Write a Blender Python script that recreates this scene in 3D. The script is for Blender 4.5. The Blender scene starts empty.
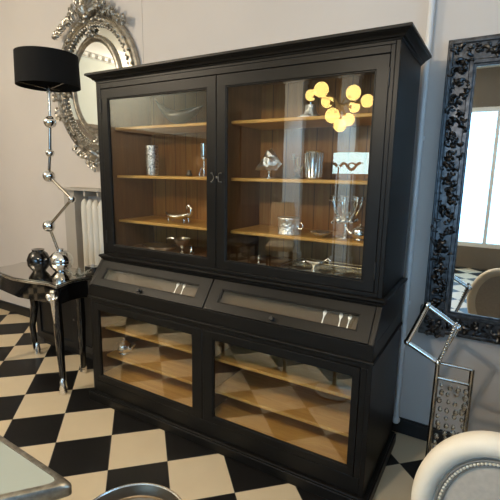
import bpy, bmesh, math, random
from mathutils import Vector, Matrix
R = math.radians
PI = math.pi
S = bpy.context.scene
COL = S.collection

# ------------------------------------------------------------------ camera
cam_d = bpy.data.cameras.new('camera')
cam = bpy.data.objects.new('camera', cam_d)
COL.objects.link(cam)
cam_d.sensor_width = 36.0
cam_d.lens = 36.0 * 418.389 / 500.0
cam_d.clip_start = 0.02
yaw, pitch, roll = R(30.4554), R(-10.405), R(0.9407)
F = Vector((-math.sin(yaw) * math.cos(pitch), math.cos(yaw) * math.cos(pitch), math.sin(pitch)))
RT = Vector((math.cos(yaw), math.sin(yaw), 0))
UP = RT.cross(F)
R2 = RT * math.cos(roll) + UP * math.sin(roll)
U2 = -RT * math.sin(roll) + UP * math.cos(roll)
cam.matrix_world = Matrix(((R2.x, U2.x, -F.x, 0.4431), (R2.y, U2.y, -F.y, -2.0461), (R2.z, U2.z, -F.z, 1.6833), (0, 0, 0, 1)))
S.camera = cam

# ------------------------------------------------------------------ world, exposure
w = bpy.data.worlds.new('world')
S.world = w
w.use_nodes = True
w.node_tree.nodes['Background'].inputs[0].default_value = (0.34, 0.64, 1.0, 1)
w.node_tree.nodes['Background'].inputs[1].default_value = 6.0
S.view_settings.view_transform = 'Standard'
S.view_settings.look = 'None'
S.view_settings.gamma = 1
S.view_settings.use_curve_mapping = False
S.view_settings.exposure = -0.08
GLOBE_L = 5.6
FILL_PENDANT_W = 92.0
WARM = (1.0, 0.84, 0.64)
S.cycles.max_bounces = 10
S.cycles.transparent_max_bounces = 24
S.cycles.sample_clamp_indirect = 6.0
S.cycles.caustics_reflective = False

# ------------------------------------------------------------------ materials
def node_mat(name):
    m = bpy.data.materials.new(name)
    m.use_nodes = True
    nt = m.node_tree
    return m, nt, nt.nodes['Principled BSDF']

def setc(b, key, v):
    b.inputs[key].default_value = v

def plain(name, col, rough=0.5, metal=0.0, noise=0.0, scale=20.0, bump=0.0, coat=0.0, spec=0.5):
    m, nt, b = node_mat(name)
    setc(b, 'Base Color', (*col, 1)); setc(b, 'Roughness', rough); setc(b, 'Metallic', metal)
    setc(b, 'Coat Weight', coat); setc(b, 'Specular IOR Level', spec)
    if noise or bump:
        tc = nt.nodes.new('ShaderNodeTexCoord')
        n = nt.nodes.new('ShaderNodeTexNoise'); n.inputs['Scale'].default_value = scale; n.inputs['Detail'].default_value = 4
        nt.links.new(tc.outputs['Object'], n.inputs['Vector'])
        if noise:
            r = nt.nodes.new('ShaderNodeValToRGB')
            r.color_ramp.elements[0].color = (*[c * (1 - noise) for c in col], 1)
            r.color_ramp.elements[1].color = (*[min(1, c * (1 + noise)) for c in col], 1)
            r.color_ramp.elements[0].position = 0.3; r.color_ramp.elements[1].position = 0.7
            nt.links.new(n.outputs['Fac'], r.inputs['Fac']); nt.links.new(r.outputs['Color'], b.inputs['Base Color'])
        if bump:
            bp = nt.nodes.new('ShaderNodeBump'); bp.inputs['Strength'].default_value = bump; bp.inputs['Distance'].default_value = 0.01
            nt.links.new(n.outputs['Fac'], bp.inputs['Height']); nt.links.new(bp.outputs['Normal'], b.inputs['Normal'])
    return m

def glow(name, col, strength, see_through=0.0):
    m, nt, b = node_mat(name)
    nt.nodes.remove(b)
    e = nt.nodes.new('ShaderNodeEmission'); e.inputs[0].default_value = (*col, 1); e.inputs[1].default_value = strength
    out = nt.nodes['Material Output']
    if see_through:
        t = nt.nodes.new('ShaderNodeBsdfTransparent'); t.inputs[0].default_value = (see_through,) * 3 + (1,)
        a = nt.nodes.new('ShaderNodeAddShader')
        nt.links.new(e.outputs[0], a.inputs[0]); nt.links.new(t.outputs[0], a.inputs[1]); nt.links.new(a.outputs[0], out.inputs[0])
    else:
        nt.links.new(e.outputs[0], out.inputs[0])
    return m

def pane_mat(name, f0=0.08, tint=(0.97, 0.98, 0.97), rough=0.0):
    """clear sheet of glass: Schlick mix of a see-through and a mirror layer"""
    m, nt, b = node_mat(name)
    nt.nodes.remove(b)
    lw = nt.nodes.new('ShaderNodeLayerWeight'); lw.inputs['Blend'].default_value = 0.5
    p = nt.nodes.new('ShaderNodeMath'); p.operation = 'POWER'; p.inputs[1].default_value = 5.0
    nt.links.new(lw.outputs['Facing'], p.inputs[0])
    ma = nt.nodes.new('ShaderNodeMath'); ma.operation = 'MULTIPLY_ADD'
    ma.inputs[1].default_value = 1 - f0; ma.inputs[2].default_value = f0
    nt.links.new(p.outputs[0], ma.inputs[0])
    t = nt.nodes.new('ShaderNodeBsdfTransparent'); t.inputs[0].default_value = (*tint, 1)
    g = nt.nodes.new('ShaderNodeBsdfGlossy'); g.inputs['Roughness'].default_value = rough
    mx = nt.nodes.new('ShaderNodeMixShader')
    nt.links.new(ma.outputs[0], mx.inputs[0]); nt.links.new(t.outputs[0], mx.inputs[1]); nt.links.new(g.outputs[0], mx.inputs[2])
    nt.links.new(mx.outputs[0], nt.nodes['Material Output'].inputs[0])
    return m

def wood(name, c1, c2, axis='X', scale=3.0, rough=0.45, boards=0.0):
    m, nt, b = node_mat(name)
    tc = nt.nodes.new('ShaderNodeTexCoord'); mp = nt.nodes.new('ShaderNodeMapping')
    st = {'X': (0.5, 9, 9), 'Z': (9, 9, 0.5), 'Y': (9, .5, 9)}[axis]
    mp.inputs['Scale'].default_value = [s * scale / 3 for s in st]
    nt.links.new(tc.outputs['Object'], mp.inputs['Vector'])
    n = nt.nodes.new('ShaderNodeTexNoise'); n.inputs['Scale'].default_value = 4; n.inputs['Detail'].default_value = 6; n.inputs['Distortion'].default_value = 1.2
    nt.links.new(mp.outputs[0], n.inputs['Vector'])
    r = nt.nodes.new('ShaderNodeValToRGB')
    r.color_ramp.elements[0].color = (*c1, 1); r.color_ramp.elements[1].color = (*c2, 1)
    r.color_ramp.elements[0].position = 0.35; r.color_ramp.elements[1].position = 0.68
    nt.links.new(n.outputs['Fac'], r.inputs['Fac'])
    last = r.outputs['Color']
    if boards:
        sp = nt.nodes.new('ShaderNodeSeparateXYZ'); nt.links.new(tc.outputs['Object'], sp.inputs[0])
        dv = nt.nodes.new('ShaderNodeMath'); dv.operation = 'DIVIDE'; dv.inputs[1].default_value = boards
        nt.links.new(sp.outputs['X'], dv.inputs[0])
        fr = nt.nodes.new('ShaderNodeMath'); fr.operation = 'FRACT'; nt.links.new(dv.outputs[0], fr.inputs[0])
        gt = nt.nodes.new('ShaderNodeMath'); gt.operation = 'GREATER_THAN'; gt.inputs[1].default_value = 0.05
        nt.links.new(fr.outputs[0], gt.inputs[0])
        mm = nt.nodes.new('ShaderNodeMix'); mm.data_type = 'RGBA'; mm.inputs[6].default_value = (c1[0] * .35, c1[1] * .35, c1[2] * .35, 1)
        nt.links.new(gt.outputs[0], mm.inputs[0]); nt.links.new(last, mm.inputs[7])
        last = mm.outputs[2]
    nt.links.new(last, b.inputs['Base Color'])
    setc(b, 'Roughness', rough)
    return m

def tiles_mat():
    m, nt, b = node_mat('checker_tiles')
    tc = nt.nodes.new('ShaderNodeTexCoord'); sp = nt.nodes.new('ShaderNodeSeparateXYZ')
    nt.links.new(tc.outputs['Object'], sp.inputs[0])
    s = 0.3343; ox, oy = -2.0244, -0.3808
    def math_(op, a, bb=None, c=None):
        n = nt.nodes.new('ShaderNodeMath'); n.operation = op
        for i, v in enumerate((a, bb, c)):
            if v is None: continue
            if isinstance(v, (int, float)): n.inputs[i].default_value = v
            else: nt.links.new(v, n.inputs[i])
        return n.outputs[0]
    k = math.cos(PI / 4) / s
    X = math_('SUBTRACT', sp.outputs['X'], ox); Y = math_('SUBTRACT', sp.outputs['Y'], oy)
    u = math_('MULTIPLY', math_('ADD', X, Y), k); v = math_('MULTIPLY', math_('SUBTRACT', X, Y), k)
    fu, fv = math_('FLOOR', u), math_('FLOOR', v)
    par = math_('FLOORED_MODULO', math_('ADD', fu, fv), 2.0)
    cell = nt.nodes.new('ShaderNodeCombineXYZ'); nt.links.new(fu, cell.inputs[0]); nt.links.new(fv, cell.inputs[1])
    wn = nt.nodes.new('ShaderNodeTexWhiteNoise'); nt.links.new(cell.outputs[0], wn.inputs['Vector'])
    nz = nt.nodes.new('ShaderNodeTexNoise'); nz.inputs['Scale'].default_value = 7; nz.inputs['Detail'].default_value = 5
    nt.links.new(tc.outputs['Object'], nz.inputs['Vector'])
    r = nt.nodes.new('ShaderNodeValToRGB')
    r.color_ramp.elements[0].color = (0.62, 0.505, 0.345, 1); r.color_ramp.elements[1].color = (0.72, 0.595, 0.41, 1)
    nt.links.new(math_('MULTIPLY_ADD', wn.outputs['Value'], .35, math_('MULTIPLY', nz.outputs['Fac'], .65)), r.inputs['Fac'])
    mx = nt.nodes.new('ShaderNodeMix'); mx.data_type = 'RGBA'
    nt.links.new(par, mx.inputs[0]); nt.links.new(r.outputs['Color'], mx.inputs[6]); mx.inputs[7].default_value = (0.006, 0.0055, 0.0055, 1)
    # grout lines
    def edge(f):
        fr = math_('FRACT', f)
        return math_('MINIMUM', fr, math_('SUBTRACT', 1.0, fr))
    g = math_('GREATER_THAN', math_('MINIMUM', edge(u), edge(v)), 0.0045)
    m2 = nt.nodes.new('ShaderNodeMix'); m2.data_type = 'RGBA'; m2.inputs[6].default_value = (0.13, 0.115, 0.095, 1)
    nt.links.new(g, m2.inputs[0]); nt.links.new(mx.outputs[2], m2.inputs[7])
    nt.links.new(m2.outputs[2], b.inputs['Base Color'])
    setc(b, 'Roughness', 0.42); setc(b, 'Specular IOR Level', 0.3)
    return m

M = {}
M['tiles'] = tiles_mat()
M['wall'] = plain('wall_paint', (0.60, 0.555, 0.52), 0.85, noise=0.03, scale=1.5)
M['wall_far'] = plain('far_wall_paint', (0.62, 0.66, 0.61), 0.85)
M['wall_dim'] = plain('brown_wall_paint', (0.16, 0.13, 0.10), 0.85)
M['dark_panel'] = plain('dark_panel', (0.05, 0.04, 0.03), 0.6)
M['ceiling'] = plain('ceiling_paint', (0.80, 0.78, 0.73), 0.9)
M['white'] = plain('white_gloss_paint', (0.78, 0.77, 0.73), 0.4)
M['base'] = plain('black_baseboard', (0.008, 0.008, 0.009), 0.45)
M['black'] = plain('satin_black_paint', (0.0068, 0.0064, 0.0060), 0.40, noise=0.10, scale=8, spec=0.2)
M['gloss_black'] = plain('gloss_black_lacquer', (0.006, 0.006, 0.0065), 0.08, coat=0.6)
M['pane'] = pane_mat('clear_pane', 0.09)
M['lowpane'] = pane_mat('lower_pane', 0.125)
M['lidpane'] = pane_mat('lid_pane', 0.06, rough=0.02)
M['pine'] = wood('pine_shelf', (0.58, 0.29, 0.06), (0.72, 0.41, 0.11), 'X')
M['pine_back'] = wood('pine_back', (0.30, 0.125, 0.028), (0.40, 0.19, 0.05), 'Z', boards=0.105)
M['pine_side_shaded'] = wood('pine_side_shaded', (0.13, 0.055, 0.015), (0.19, 0.085, 0.025), 'Z')  # inner sides and divider: interior shade put into the pine colour
M['felt'] = plain('tan_felt', (0.10, 0.072, 0.042), 0.95, noise=0.06, scale=60)
M['silver'] = plain('polished_silver', (0.90, 0.88, 0.84), 0.24, 1.0)
M['old_silver'] = plain('antique_silver', (0.40, 0.375, 0.33), 0.36, 1.0, noise=0.35, scale=28)
M['dark_silver'] = plain('dark_antique_silver', (0.075, 0.075, 0.078), 0.36, 1.0, noise=0.5, scale=35)
M['pewter'] = plain('pewter', (0.13, 0.125, 0.115), 0.33, 0.75)
M['hammered'] = plain('hammered_silver', (0.93, 0.93, 0.91), 0.36, 1.0, scale=60, bump=1.0)
M['woven'] = plain('pierced_silver', (0.62, 0.63, 0.62), 0.3, 1.0, noise=0.9, scale=75, bump=.6)
M['chrome'] = plain('chrome', (0.80, 0.80, 0.80), 0.06, 1.0)
M['smoke_chrome'] = plain('smoked_chrome', (0.42, 0.40, 0.37), 0.12, 1.0)
M['brass'] = plain('aged_brass', (0.36, 0.27, 0.15), 0.3, 1.0)
M['mirror'] = plain('mirror_glass', (0.90, 0.91, 0.89), 0.015, 1.0)
M['shade'] = plain('black_shade_fabric', (0.006, 0.006, 0.0065), 0.9, noise=0.1, scale=80, spec=.2)
M['cream'] = plain('cream_upholstery', (0.80, 0.73, 0.61), 0.5, noise=0.03, scale=12)
M['panel'] = plain('grey_beige_fabric', (0.48, 0.43, 0.37), 0.9, noise=0.08, scale=50)
M['piping'] = plain('grey_piping', (0.20, 0.19, 0.17), 0.5)
M['tan'] = plain('tan_fabric', (0.55, 0.36, 0.2), 0.8, noise=0.06, scale=30)
M['dark_fabric'] = plain('dark_fabric', (0.035, 0.03, 0.028), 0.8)
M['iron'] = plain('black_iron', (0.010, 0.010, 0.010), 0.5)
M['crystal'] = plain('cut_crystal', (0.75, 0.75, 0.73), 0.06, 0.85)
M['table_glass'] = plain('pale_table_glass', (0.40, 0.44, 0.39), 0.12, coat=0.5)
M['tray_floor'] = plain('brushed_grey_metal', (0.26, 0.245, 0.23), 0.5, 0.4)
M['bronze'] = plain('dark_bronze', (0.13, 0.10, 0.07), 0.38, 0.85)
M['radiator'] = plain('radiator_enamel', (0.72, 0.69, 0.62), 0.45)
M['rad_grey'] = plain('grey_board_paint', (0.40, 0.37, 0.33), 0.6)
M['pipe'] = plain('white_pipe', (0.70, 0.70, 0.70), 0.5)
M['globe'] = glow('lit_opal_globe', (1.0, 0.70, 0.20), GLOBE_L, 0.85)
M['bulb'] = glow('fill_pendant_glow', (1.0, 0.72, 0.35), 6.0, 0.92)  # globe glow of the added fill pendants
M['blue_shade'] = glow('lit_pale_blue_shade', (0.60, 0.85, 0.86), 8.5)
M['candle'] = plain('candle_wax', (0.75, 0.70, 0.6), 0.5)
M['top_mirror'] = plain('grey_mirrored_panel', (0.62, 0.60, 0.57), 0.08, 1.0)
M['dish_glass'] = pane_mat('dish_glass', 0.22, (.9, .92, .9), .05)
M['win_glass'] = pane_mat('window_pane', 0.08)

# ------------------------------------------------------------------ mesh builder
class MB:
    def __init__(s): s.b = bmesh.new()
    def face(s, pts):
        vs = [s.b.verts.new(p) for p in pts]
        return s.b.faces.new(vs)
    def box(s, x0, x1, y0, y1, z0, z1):
        v = [s.b.verts.new(p) for p in ((x0, y0, z0), (x1, y0, z0), (x1, y1, z0), (x0, y1, z0), (x0, y0, z1), (x1, y0, z1), (x1, y1, z1), (x0, y1, z1))]
        for f in ((3, 2, 1, 0), (4, 5, 6, 7), (0, 1, 5, 4), (1, 2, 6, 5), (2, 3, 7, 6), (3, 0, 4, 7)):
            s.b.faces.new([v[i] for i in f])
        return s
    def frame(s, o, i, ya, yb, mp=None):
        """flat rectangular frame; o / i = (u0,u1,v0,v1); mp maps (u, n, v) to a point"""
        mp = mp or (lambda u, n, v: (u, n, v))
        L = []
        for n in (ya, yb):
            for (a0, a1, b0, b1) in (o, i):
                L.append([s.b.verts.new(mp(u, n, v)) for u, v in ((a0, b0), (a1, b0), (a1, b1), (a0, b1))])
        of, inf, ob, ib = L
        for k in range(4):
            j = (k + 1) % 4
            s.b.faces.new((of[k], of[j], inf[j], inf[k])); s.b.faces.new((ob[j], ob[k], ib[k], ib[j]))
            s.b.faces.new((of[j], of[k], ob[k], ob[j])); s.b.faces.new((inf[k], inf[j], ib[j], ib[k]))
        return s
    def loft(s, rings, closed=True, caps=True, loop=False):
        V = [[s.b.verts.new(p) for p in r] for r in rings]
        n = len(V[0]); m = len(V)
        for a in range(m if loop else m - 1):
            A, B = V[a], V[(a + 1) % m]
            for k in range(n if closed else n - 1):
                j = (k + 1) % n
                try: s.b.faces.new((A[k], A[j], B[j], B[k]))
                except ValueError: pass
        if caps and closed and not loop:
            s.b.faces.new(V[0][::-1]); s.b.faces.new(V[-1])
        return s
    def lathe(s, prof, c=(0, 0, 0), n=28, ax=None, sx=1.0, sy=1.0):
        """prof: (radius, height) pairs, about z (or about a direction ax)"""
        c = Vector(c)
        q = Vector((0, 0, 1)).rotation_difference(Vector(ax).normalized()) if ax else None
        ring_shape = prof[0] == prof[-1]
        if ring_shape: prof = prof[:-1]
        rings = []
        for r, h in prof:
            ring = []
            for k in range(n):
                a = 2 * PI * k / n
                p = Vector((max(r, 1e-4) * math.cos(a) * sx, max(r, 1e-4) * math.sin(a) * sy, h))
                if q: p = q @ p
                ring.append(c + p)
            rings.append(ring)
        return s.loft(rings, loop=ring_shape)
    def ball(s, c, r, n=20, m=12, sc=(1, 1, 1)):
        rings = []
        for i in range(m + 1):
            t = PI * i / m
            rr = max(math.sin(t), 0.004)
            rings.append([(c[0] + r * sc[0] * rr * math.cos(2 * PI * k / n), c[1] + r * sc[1] * rr * math.sin(2 * PI * k / n), c[2] - r * sc[2] * math.cos(t)) for k in range(n)])
        return s.loft(rings)
    def tube(s, pts, rad, n=10, flat=1.0):
        pts = [Vector(p) for p in pts]
        m = len(pts)
        rad = rad if isinstance(rad, (list, tuple)) else [rad] * m
        T = []
        for i in range(m):
            d = pts[min(i + 1, m - 1)] - pts[max(i - 1, 0)]
            T.append(d.normalized() if d.length > 1e-9 else Vector((0, 0, 1)))
        ref = Vector((0, 1, 0)) if abs(T[0].y) < 0.9 else Vector((1, 0, 0))
        N = (ref - T[0] * ref.dot(T[0])).normalized()
        rings = []
        for i in range(m):
            N = (N - T[i] * N.dot(T[i]))
            N = N.normalized() if N.length > 1e-6 else T[i].orthogonal().normalized()
            B = T[i].cross(N)
            rings.append([pts[i] + (N * math.cos(2 * PI * k / n) * flat + B * math.sin(2 * PI * k / n)) * rad[i] for k in range(n)])
        return s.loft(rings)
    def scroll(s, p, ang, size, curl=1, y=None, r0=0.16, turns=0.85, lift=0.25):
        """a curling leaf in the x-z plane that swells towards the viewer (-y)"""
        x, yy, z = p
        n = 11; a = ang; st = size / n * 1.5
        pts, rad = [], []
        for i in range(n + 1):
            t = i / n
            pts.append((x, yy - lift * size * math.sin(t * PI), z))
            rad.append(size * r0 * (0.55 + 0.75 * math.sin(min(1, t * 1.3) * PI * 0.75)) * (1 - 0.55 * t * t))
            x += math.cos(a) * st; z += math.sin(a) * st
            a += curl * turns * 2 * PI / n * (0.25 + 1.3 * t)
            st *= 0.92
        return s.tube(pts, rad, 7)
    def ellipse_sweep(s, c, a, b, prof, n=96):
        rings = []
        for k in range(n):
            t = 2 * PI * k / n
            rings.append([(c[0] + (a + dr) * math.cos(t), c[1] - dy, c[2] + (b + dr) * math.sin(t)) for dr, dy in prof])
        return s.loft(rings, loop=True)
    def xform(s, mat):
        bmesh.ops.transform(s.b, matrix=mat, verts=s.b.verts); return s
    def build(s, name, mat, parent=None, bevel=0.0, smooth=None, label=None, subsurf=0, kind=None):
        me = bpy.data.meshes.new(name)
        bmesh.ops.recalc_face_normals(s.b, faces=s.b.faces)
        o = bpy.data.objects.new(name, me)
        COL.objects.link(o)
        org = Vector((0, 0, 0)); p = parent
        while p is not None:
            org += p.location; p = p.parent
        if parent is not None:
            o.parent = parent
        elif len(s.b.verts):
            xs = [v.co.x for v in s.b.verts]; ys = [v.co.y for v in s.b.verts]; zs = [v.co.z for v in s.b.verts]
            if s.own_origin:
                org = Vector(((min(xs) + max(xs)) / 2, (min(ys) + max(ys)) / 2, min(zs)))
                o.location = org
        bmesh.ops.translate(s.b, vec=-org, verts=s.b.verts)
        for f in s.b.faces: f.smooth = smooth is not False
        s.b.to_mesh(me); s.b.free()
        me.materials.append(mat)
        if smooth is None or smooth == 'auto':
            try: me.set_sharp_from_angle(angle=R(38))
            except Exception: pass
        if bevel:
            m = o.modifiers.new('bevel', 'BEVEL'); m.width = bevel; m.segments = 2; m.limit_method = 'ANGLE'; m.angle_limit = R(35)
            m.harden_normals = False
        if subsurf:
            m = o.modifiers.new('sub', 'SUBSURF'); m.levels = subsurf; m.render_levels = subsurf
        if label: o['label'] = label
        if kind: o['kind'] = kind
        return o
    own_origin = True

def thing(name, label, cat, loc, group=None):
    o = bpy.data.objects.new(name, None)
    COL.objects.link(o)
    o.location = loc; o.empty_display_size = 0.1
    o['label'] = label; o['category'] = cat
    if group: o['group'] = group
    return o

def tag(o, label, cat, group=None):
    o['label'] = label; o['category'] = cat
    if group: o['group'] = group
    return o

def struct(name, mb, mat, bevel=0.0, parent=None):
    mb.own_origin = False
    return mb.build(name, mat, parent, bevel=bevel, kind='structure' if parent is None else None)

def box(*a): return MB().box(*a)

# ------------------------------------------------------------------ the room
XL, XR, YB, YR, H = -4.9, 2.6, 0.66, -5.4, 3.55
struct('floor', box(XL - .1, XR + .1, YR - .1, YB + .1, -0.06, 0.0), M['tiles'])
struct('ceiling', box(XL - .1, XR + .1, YR - .1, YB + .1, H, H + .08), M['ceiling'])
struct('wall_back', box(XL - .1, XR + .1, YB, YB + .1, 0, H), M['wall'])
# left wall, with a window opening further forward
def wall_with_hole(axis, c0, c1, lo, hi, h0, h1, z0, z1):
    mb = MB()
    def bx(a, b, za, zb):
        if axis == 'x': mb.box(c0, c1, a, b, za, zb)
        else: mb.box(a, b, c0, c1, za, zb)
    bx(lo, h0, 0, H); bx(h1, hi, 0, H); bx(h0, h1, 0, z0); bx(h0, h1, z1, H)
    return mb
struct('wall_left', box(XL - .1, XL, YR, YB, 0, H), M['wall_far'])
struct('wall_right', wall_with_hole('x', XR, XR + .1, YR, YB, -2.6, -0.5, 1.75, 3.15), M['wall_dim'])
struct('wall_rear', wall_with_hole('y', YR - .1, YR, XL, XR, -1.0, 1.6, 0.4, 2.9), M['wall_dim'])
# windows: white bars and a pane each
wf = MB()
wf.box(XR + .02, XR + .08, -2.6, -2.53, 1.75, 3.15); wf.box(XR + .02, XR + .08, -.57, -.5, 1.75, 3.15)
wf.box(XR + .02, XR + .08, -2.53, -.57, 1.75, 1.82); wf.box(XR + .02, XR + .08, -2.53, -.57, 3.08, 3.15)
wf.box(XR + .03, XR + .07, -1.57, -1.53, 1.82, 3.08)
w1 = struct('window_1', wf, M['white'])
struct('glass_pane', box(XR + .048, XR + .052, -2.55, -.55, 1.8, 3.1), M['win_glass'], parent=w1)
wf = MB()
wf.box(-1.0, -.92, YR - .08, YR - .02, .4, 2.9); wf.box(1.52, 1.6, YR - .08, YR - .02, .4, 2.9)
wf.box(-.92, 1.52, YR - .08, YR - .02, .4, .48); wf.box(-.92, 1.52, YR - .08, YR - .02, 2.82, 2.9)
wf.box(.27, .33, YR - .07, YR - .03, .48, 2.82)
w2 = struct('window_2', wf, M['white'])
struct('glass_pane', box(-.95, 1.55, YR - .052, YR - .048, .45, 2.85), M['win_glass'], parent=w2)
# baseboards
bb = MB(); bb.box(XL, XR, YB - .022, YB, 0, .095); bb.box(XL, XR, YB - .016, YB, .095, .105)
struct('baseboard_back', bb, M['base'], 0.003)
struct('baseboard_left', box(XL, XL + .02, YR, YB - .022, 0, .10), M['base'], 0.003)
# crown moulding with a row of dentils along the left wall, rear wall and back wall
cr = MB()
prof = [(0, H), (0, H - .26), (.03, H - .26), (.035, H - .2), (.07, H - .19), (.09, H - .12), (.15, H - .06), (.17, H - .05), (.17, H)]
cr.loft([[(XL + o, YR, z) for o, z in prof], [(XL + o, YB, z) for o, z in prof]])
k = YR + .1
while k < YB - .1:
    cr.box(XL + .03, XL + .075, k, k + .06, H - .255, H - .205); k += .12
struct('trim_1', cr, M['white'])
wp = MB(); wp.box(XL, XL + .02, YR, YB - .03, .10, 2.30); wp.box(XL, XL + .04, YR, YB - .03, 2.30, 2.36)  # dark panel added so the left cabinet pane reflects less bright wall
struct('trim_5', wp, M['wall_dim'])
# the strip where two papered stretches of the back wall meet
struct('trim_2', box(-2.205, -2.195, YB - .003, YB, 0.12, H), M['wall'])
# white painted posts of the shopfront across the room
for i, (a, b_) in enumerate(((-3.15, -2.78), (-2.1, -1.78))):
    p = MB(); p.box(a, b_, YR, YR + .18, 0, H - .02); p.box(a - .03, b_ + .03, YR, YR + .21, 0, .2); p.box(a - .03, b_ + .03, YR, YR + .21, H - .25, H - .02)
    struct('trim_%d' % (3 + i), p, M['white'], 0.008)
dp = MB(); dp.box(-2.78, -2.1, YR, YR + .06, .0, 2.5); dp.box(-2.5, -2.38, YR + .05, YR + .08, 0, 2.5)
struct('door_1', dp, M['dark_panel'])
struct('door_2', box(-4.88, -4.2, YR, YR + .06, 0, 2.9), M['dark_panel'])

# heating pipe beside the cabinet
pp = MB(); pp.tube([(.012, YB - .035, H - .01), (.012, YB - .035, .11)], .017, 14); 
hp = pp.build('heating_pipe', M['pipe'])
tag(hp, 'slim white vertical pipe on the wall right of the black cabinet', 'pipe')
ft = MB(); ft.lathe([(.017, 0), (.026, -.012), (.026, -.03), (.018, -.042), (.001, -.045)], (.012, YB - .035, .12), 16)
ft.build('pipe_foot', M['pipe'], hp)
for z in (.9, 1.9, 2.9):
    MB().box(-.008, .032, YB - .02, YB, z - .012, z + .012).build('clip', M['pipe'], hp)

# ------------------------------------------------------------------ the big display cabinet
cab = thing('display_cabinet', 'large black glazed display cabinet with slanted lids and pine shelves', 'cabinet', (-1.0, 0.19, 0))
D = 0.525
B = M['black']
# --- plinth and lower case
pl = MB(); pl.box(-2.039, .039, -.168, D, 0, .062); pl.box(-2.03, .03, -.159, D, .062, .0713)
pl.build('plinth', B, cab, 0.004)
lc = MB()
lc.box(-2.0097, -1.985, -.139, D, .0713, .7995); lc.box(-.015, .0097, -.139, D, .0713, .7995)        # sides
lc.box(-1.985, -.015, -.138, D, .0713, .165)                                                          # bottom
lc.box(-1.985, -.015, -.139, -.115, .765, .7995)                                                      # top rail
lc.box(-1.985, -1.955, -.139, -.115, .165, .765); lc.box(-.045, -.015, -.139, -.115, .165, .765)
lc.box(-1.018, -.982, -.139, -.115, .165, .765)
lc.build('lower_case', B, cab, 0.0025)
li = MB()
li.box(-1.985, -.015, .490, D - .001, .165, .80)
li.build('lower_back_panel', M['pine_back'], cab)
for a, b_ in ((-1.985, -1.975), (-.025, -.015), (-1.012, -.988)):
    MB().box(a, b_, -.115, .49, .19, .79).build('lower_lining', M['pine_side_shaded'], cab)
for x0, x1 in ((-1.975, -1.012), (-.988, -.025)):
    bx = MB(); bx.box(x0, x1, -.112, .49, .165, .19); bx.build('cabinet_floor', M['pine'], cab, .002)
    for z in (.535, .318):
        s_ = MB(); s_.box(x0, x1, -.040, .49, z - .010, z + .010); s_.build('shelf', M['pine'], cab, .004)

def door(x0, x1, z0, z1, ix0, ix1, iz0, iz1, y, th=.024, pane='pane'):
    f = MB(); f.frame((x0, x1, z0, z1), (ix0 + .0, ix1, iz0, iz1), y, y + th)
    bead = .007
    d = f.build('door', B, cab, 0.003)
    b_ = MB(); b_.frame((ix0, ix1, iz0, iz1), (ix0 + bead, ix1 - bead, iz0 + bead, iz1 - bead), y + .004, y + .016)
    b_.build('glazing_bead', B, d, .002)
    g = MB(); g.box(ix0 + .001, ix1 - .001, y + .011, y + .0125, iz0 + .001, iz1 - .001); g.own_origin = False
    g.build('glass_pane', M[pane], d)
    return d
dl1 = door(-1.953, -1.003, .168, .762, -1.922, -1.0765, .2085, .7151, -.1415, pane='lowpane')
dl2 = door(-.997, -.047, .168, .762, -.9235, -.078, .2085, .7151, -.1415, pane='lowpane')
# --- moulding line, fascia and slanted show lids
def three_sided(prof, x0, x1, yf, yb):
    mb = MB()
    mb.loft([[(x0 - o, yb, z) for o, z in prof], [(x0 - o, yf - o, z) for o, z in prof], [(x1 + o, yf - o, z) for o, z in prof], [(x1 + o, yb, z) for o, z in prof]])
    return mb
three_sided([(-.03, .790), (.005, .790), (.010, .794), (.010, .801), (.004, .806), (-.03, .806)], -2.0097, .0097, -.139, D).build('bead_moulding', B, cab, .001)
fa = MB(); fa.box(-2.0097, .0097, -.139, -.119, .806, .886)
fa.box(-2.0097, -1.985, -.119, D, .806, .886); fa.box(-.015, .0097, -.119, D, .806, .886)
fa.build('fascia', B, cab, .002)
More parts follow.
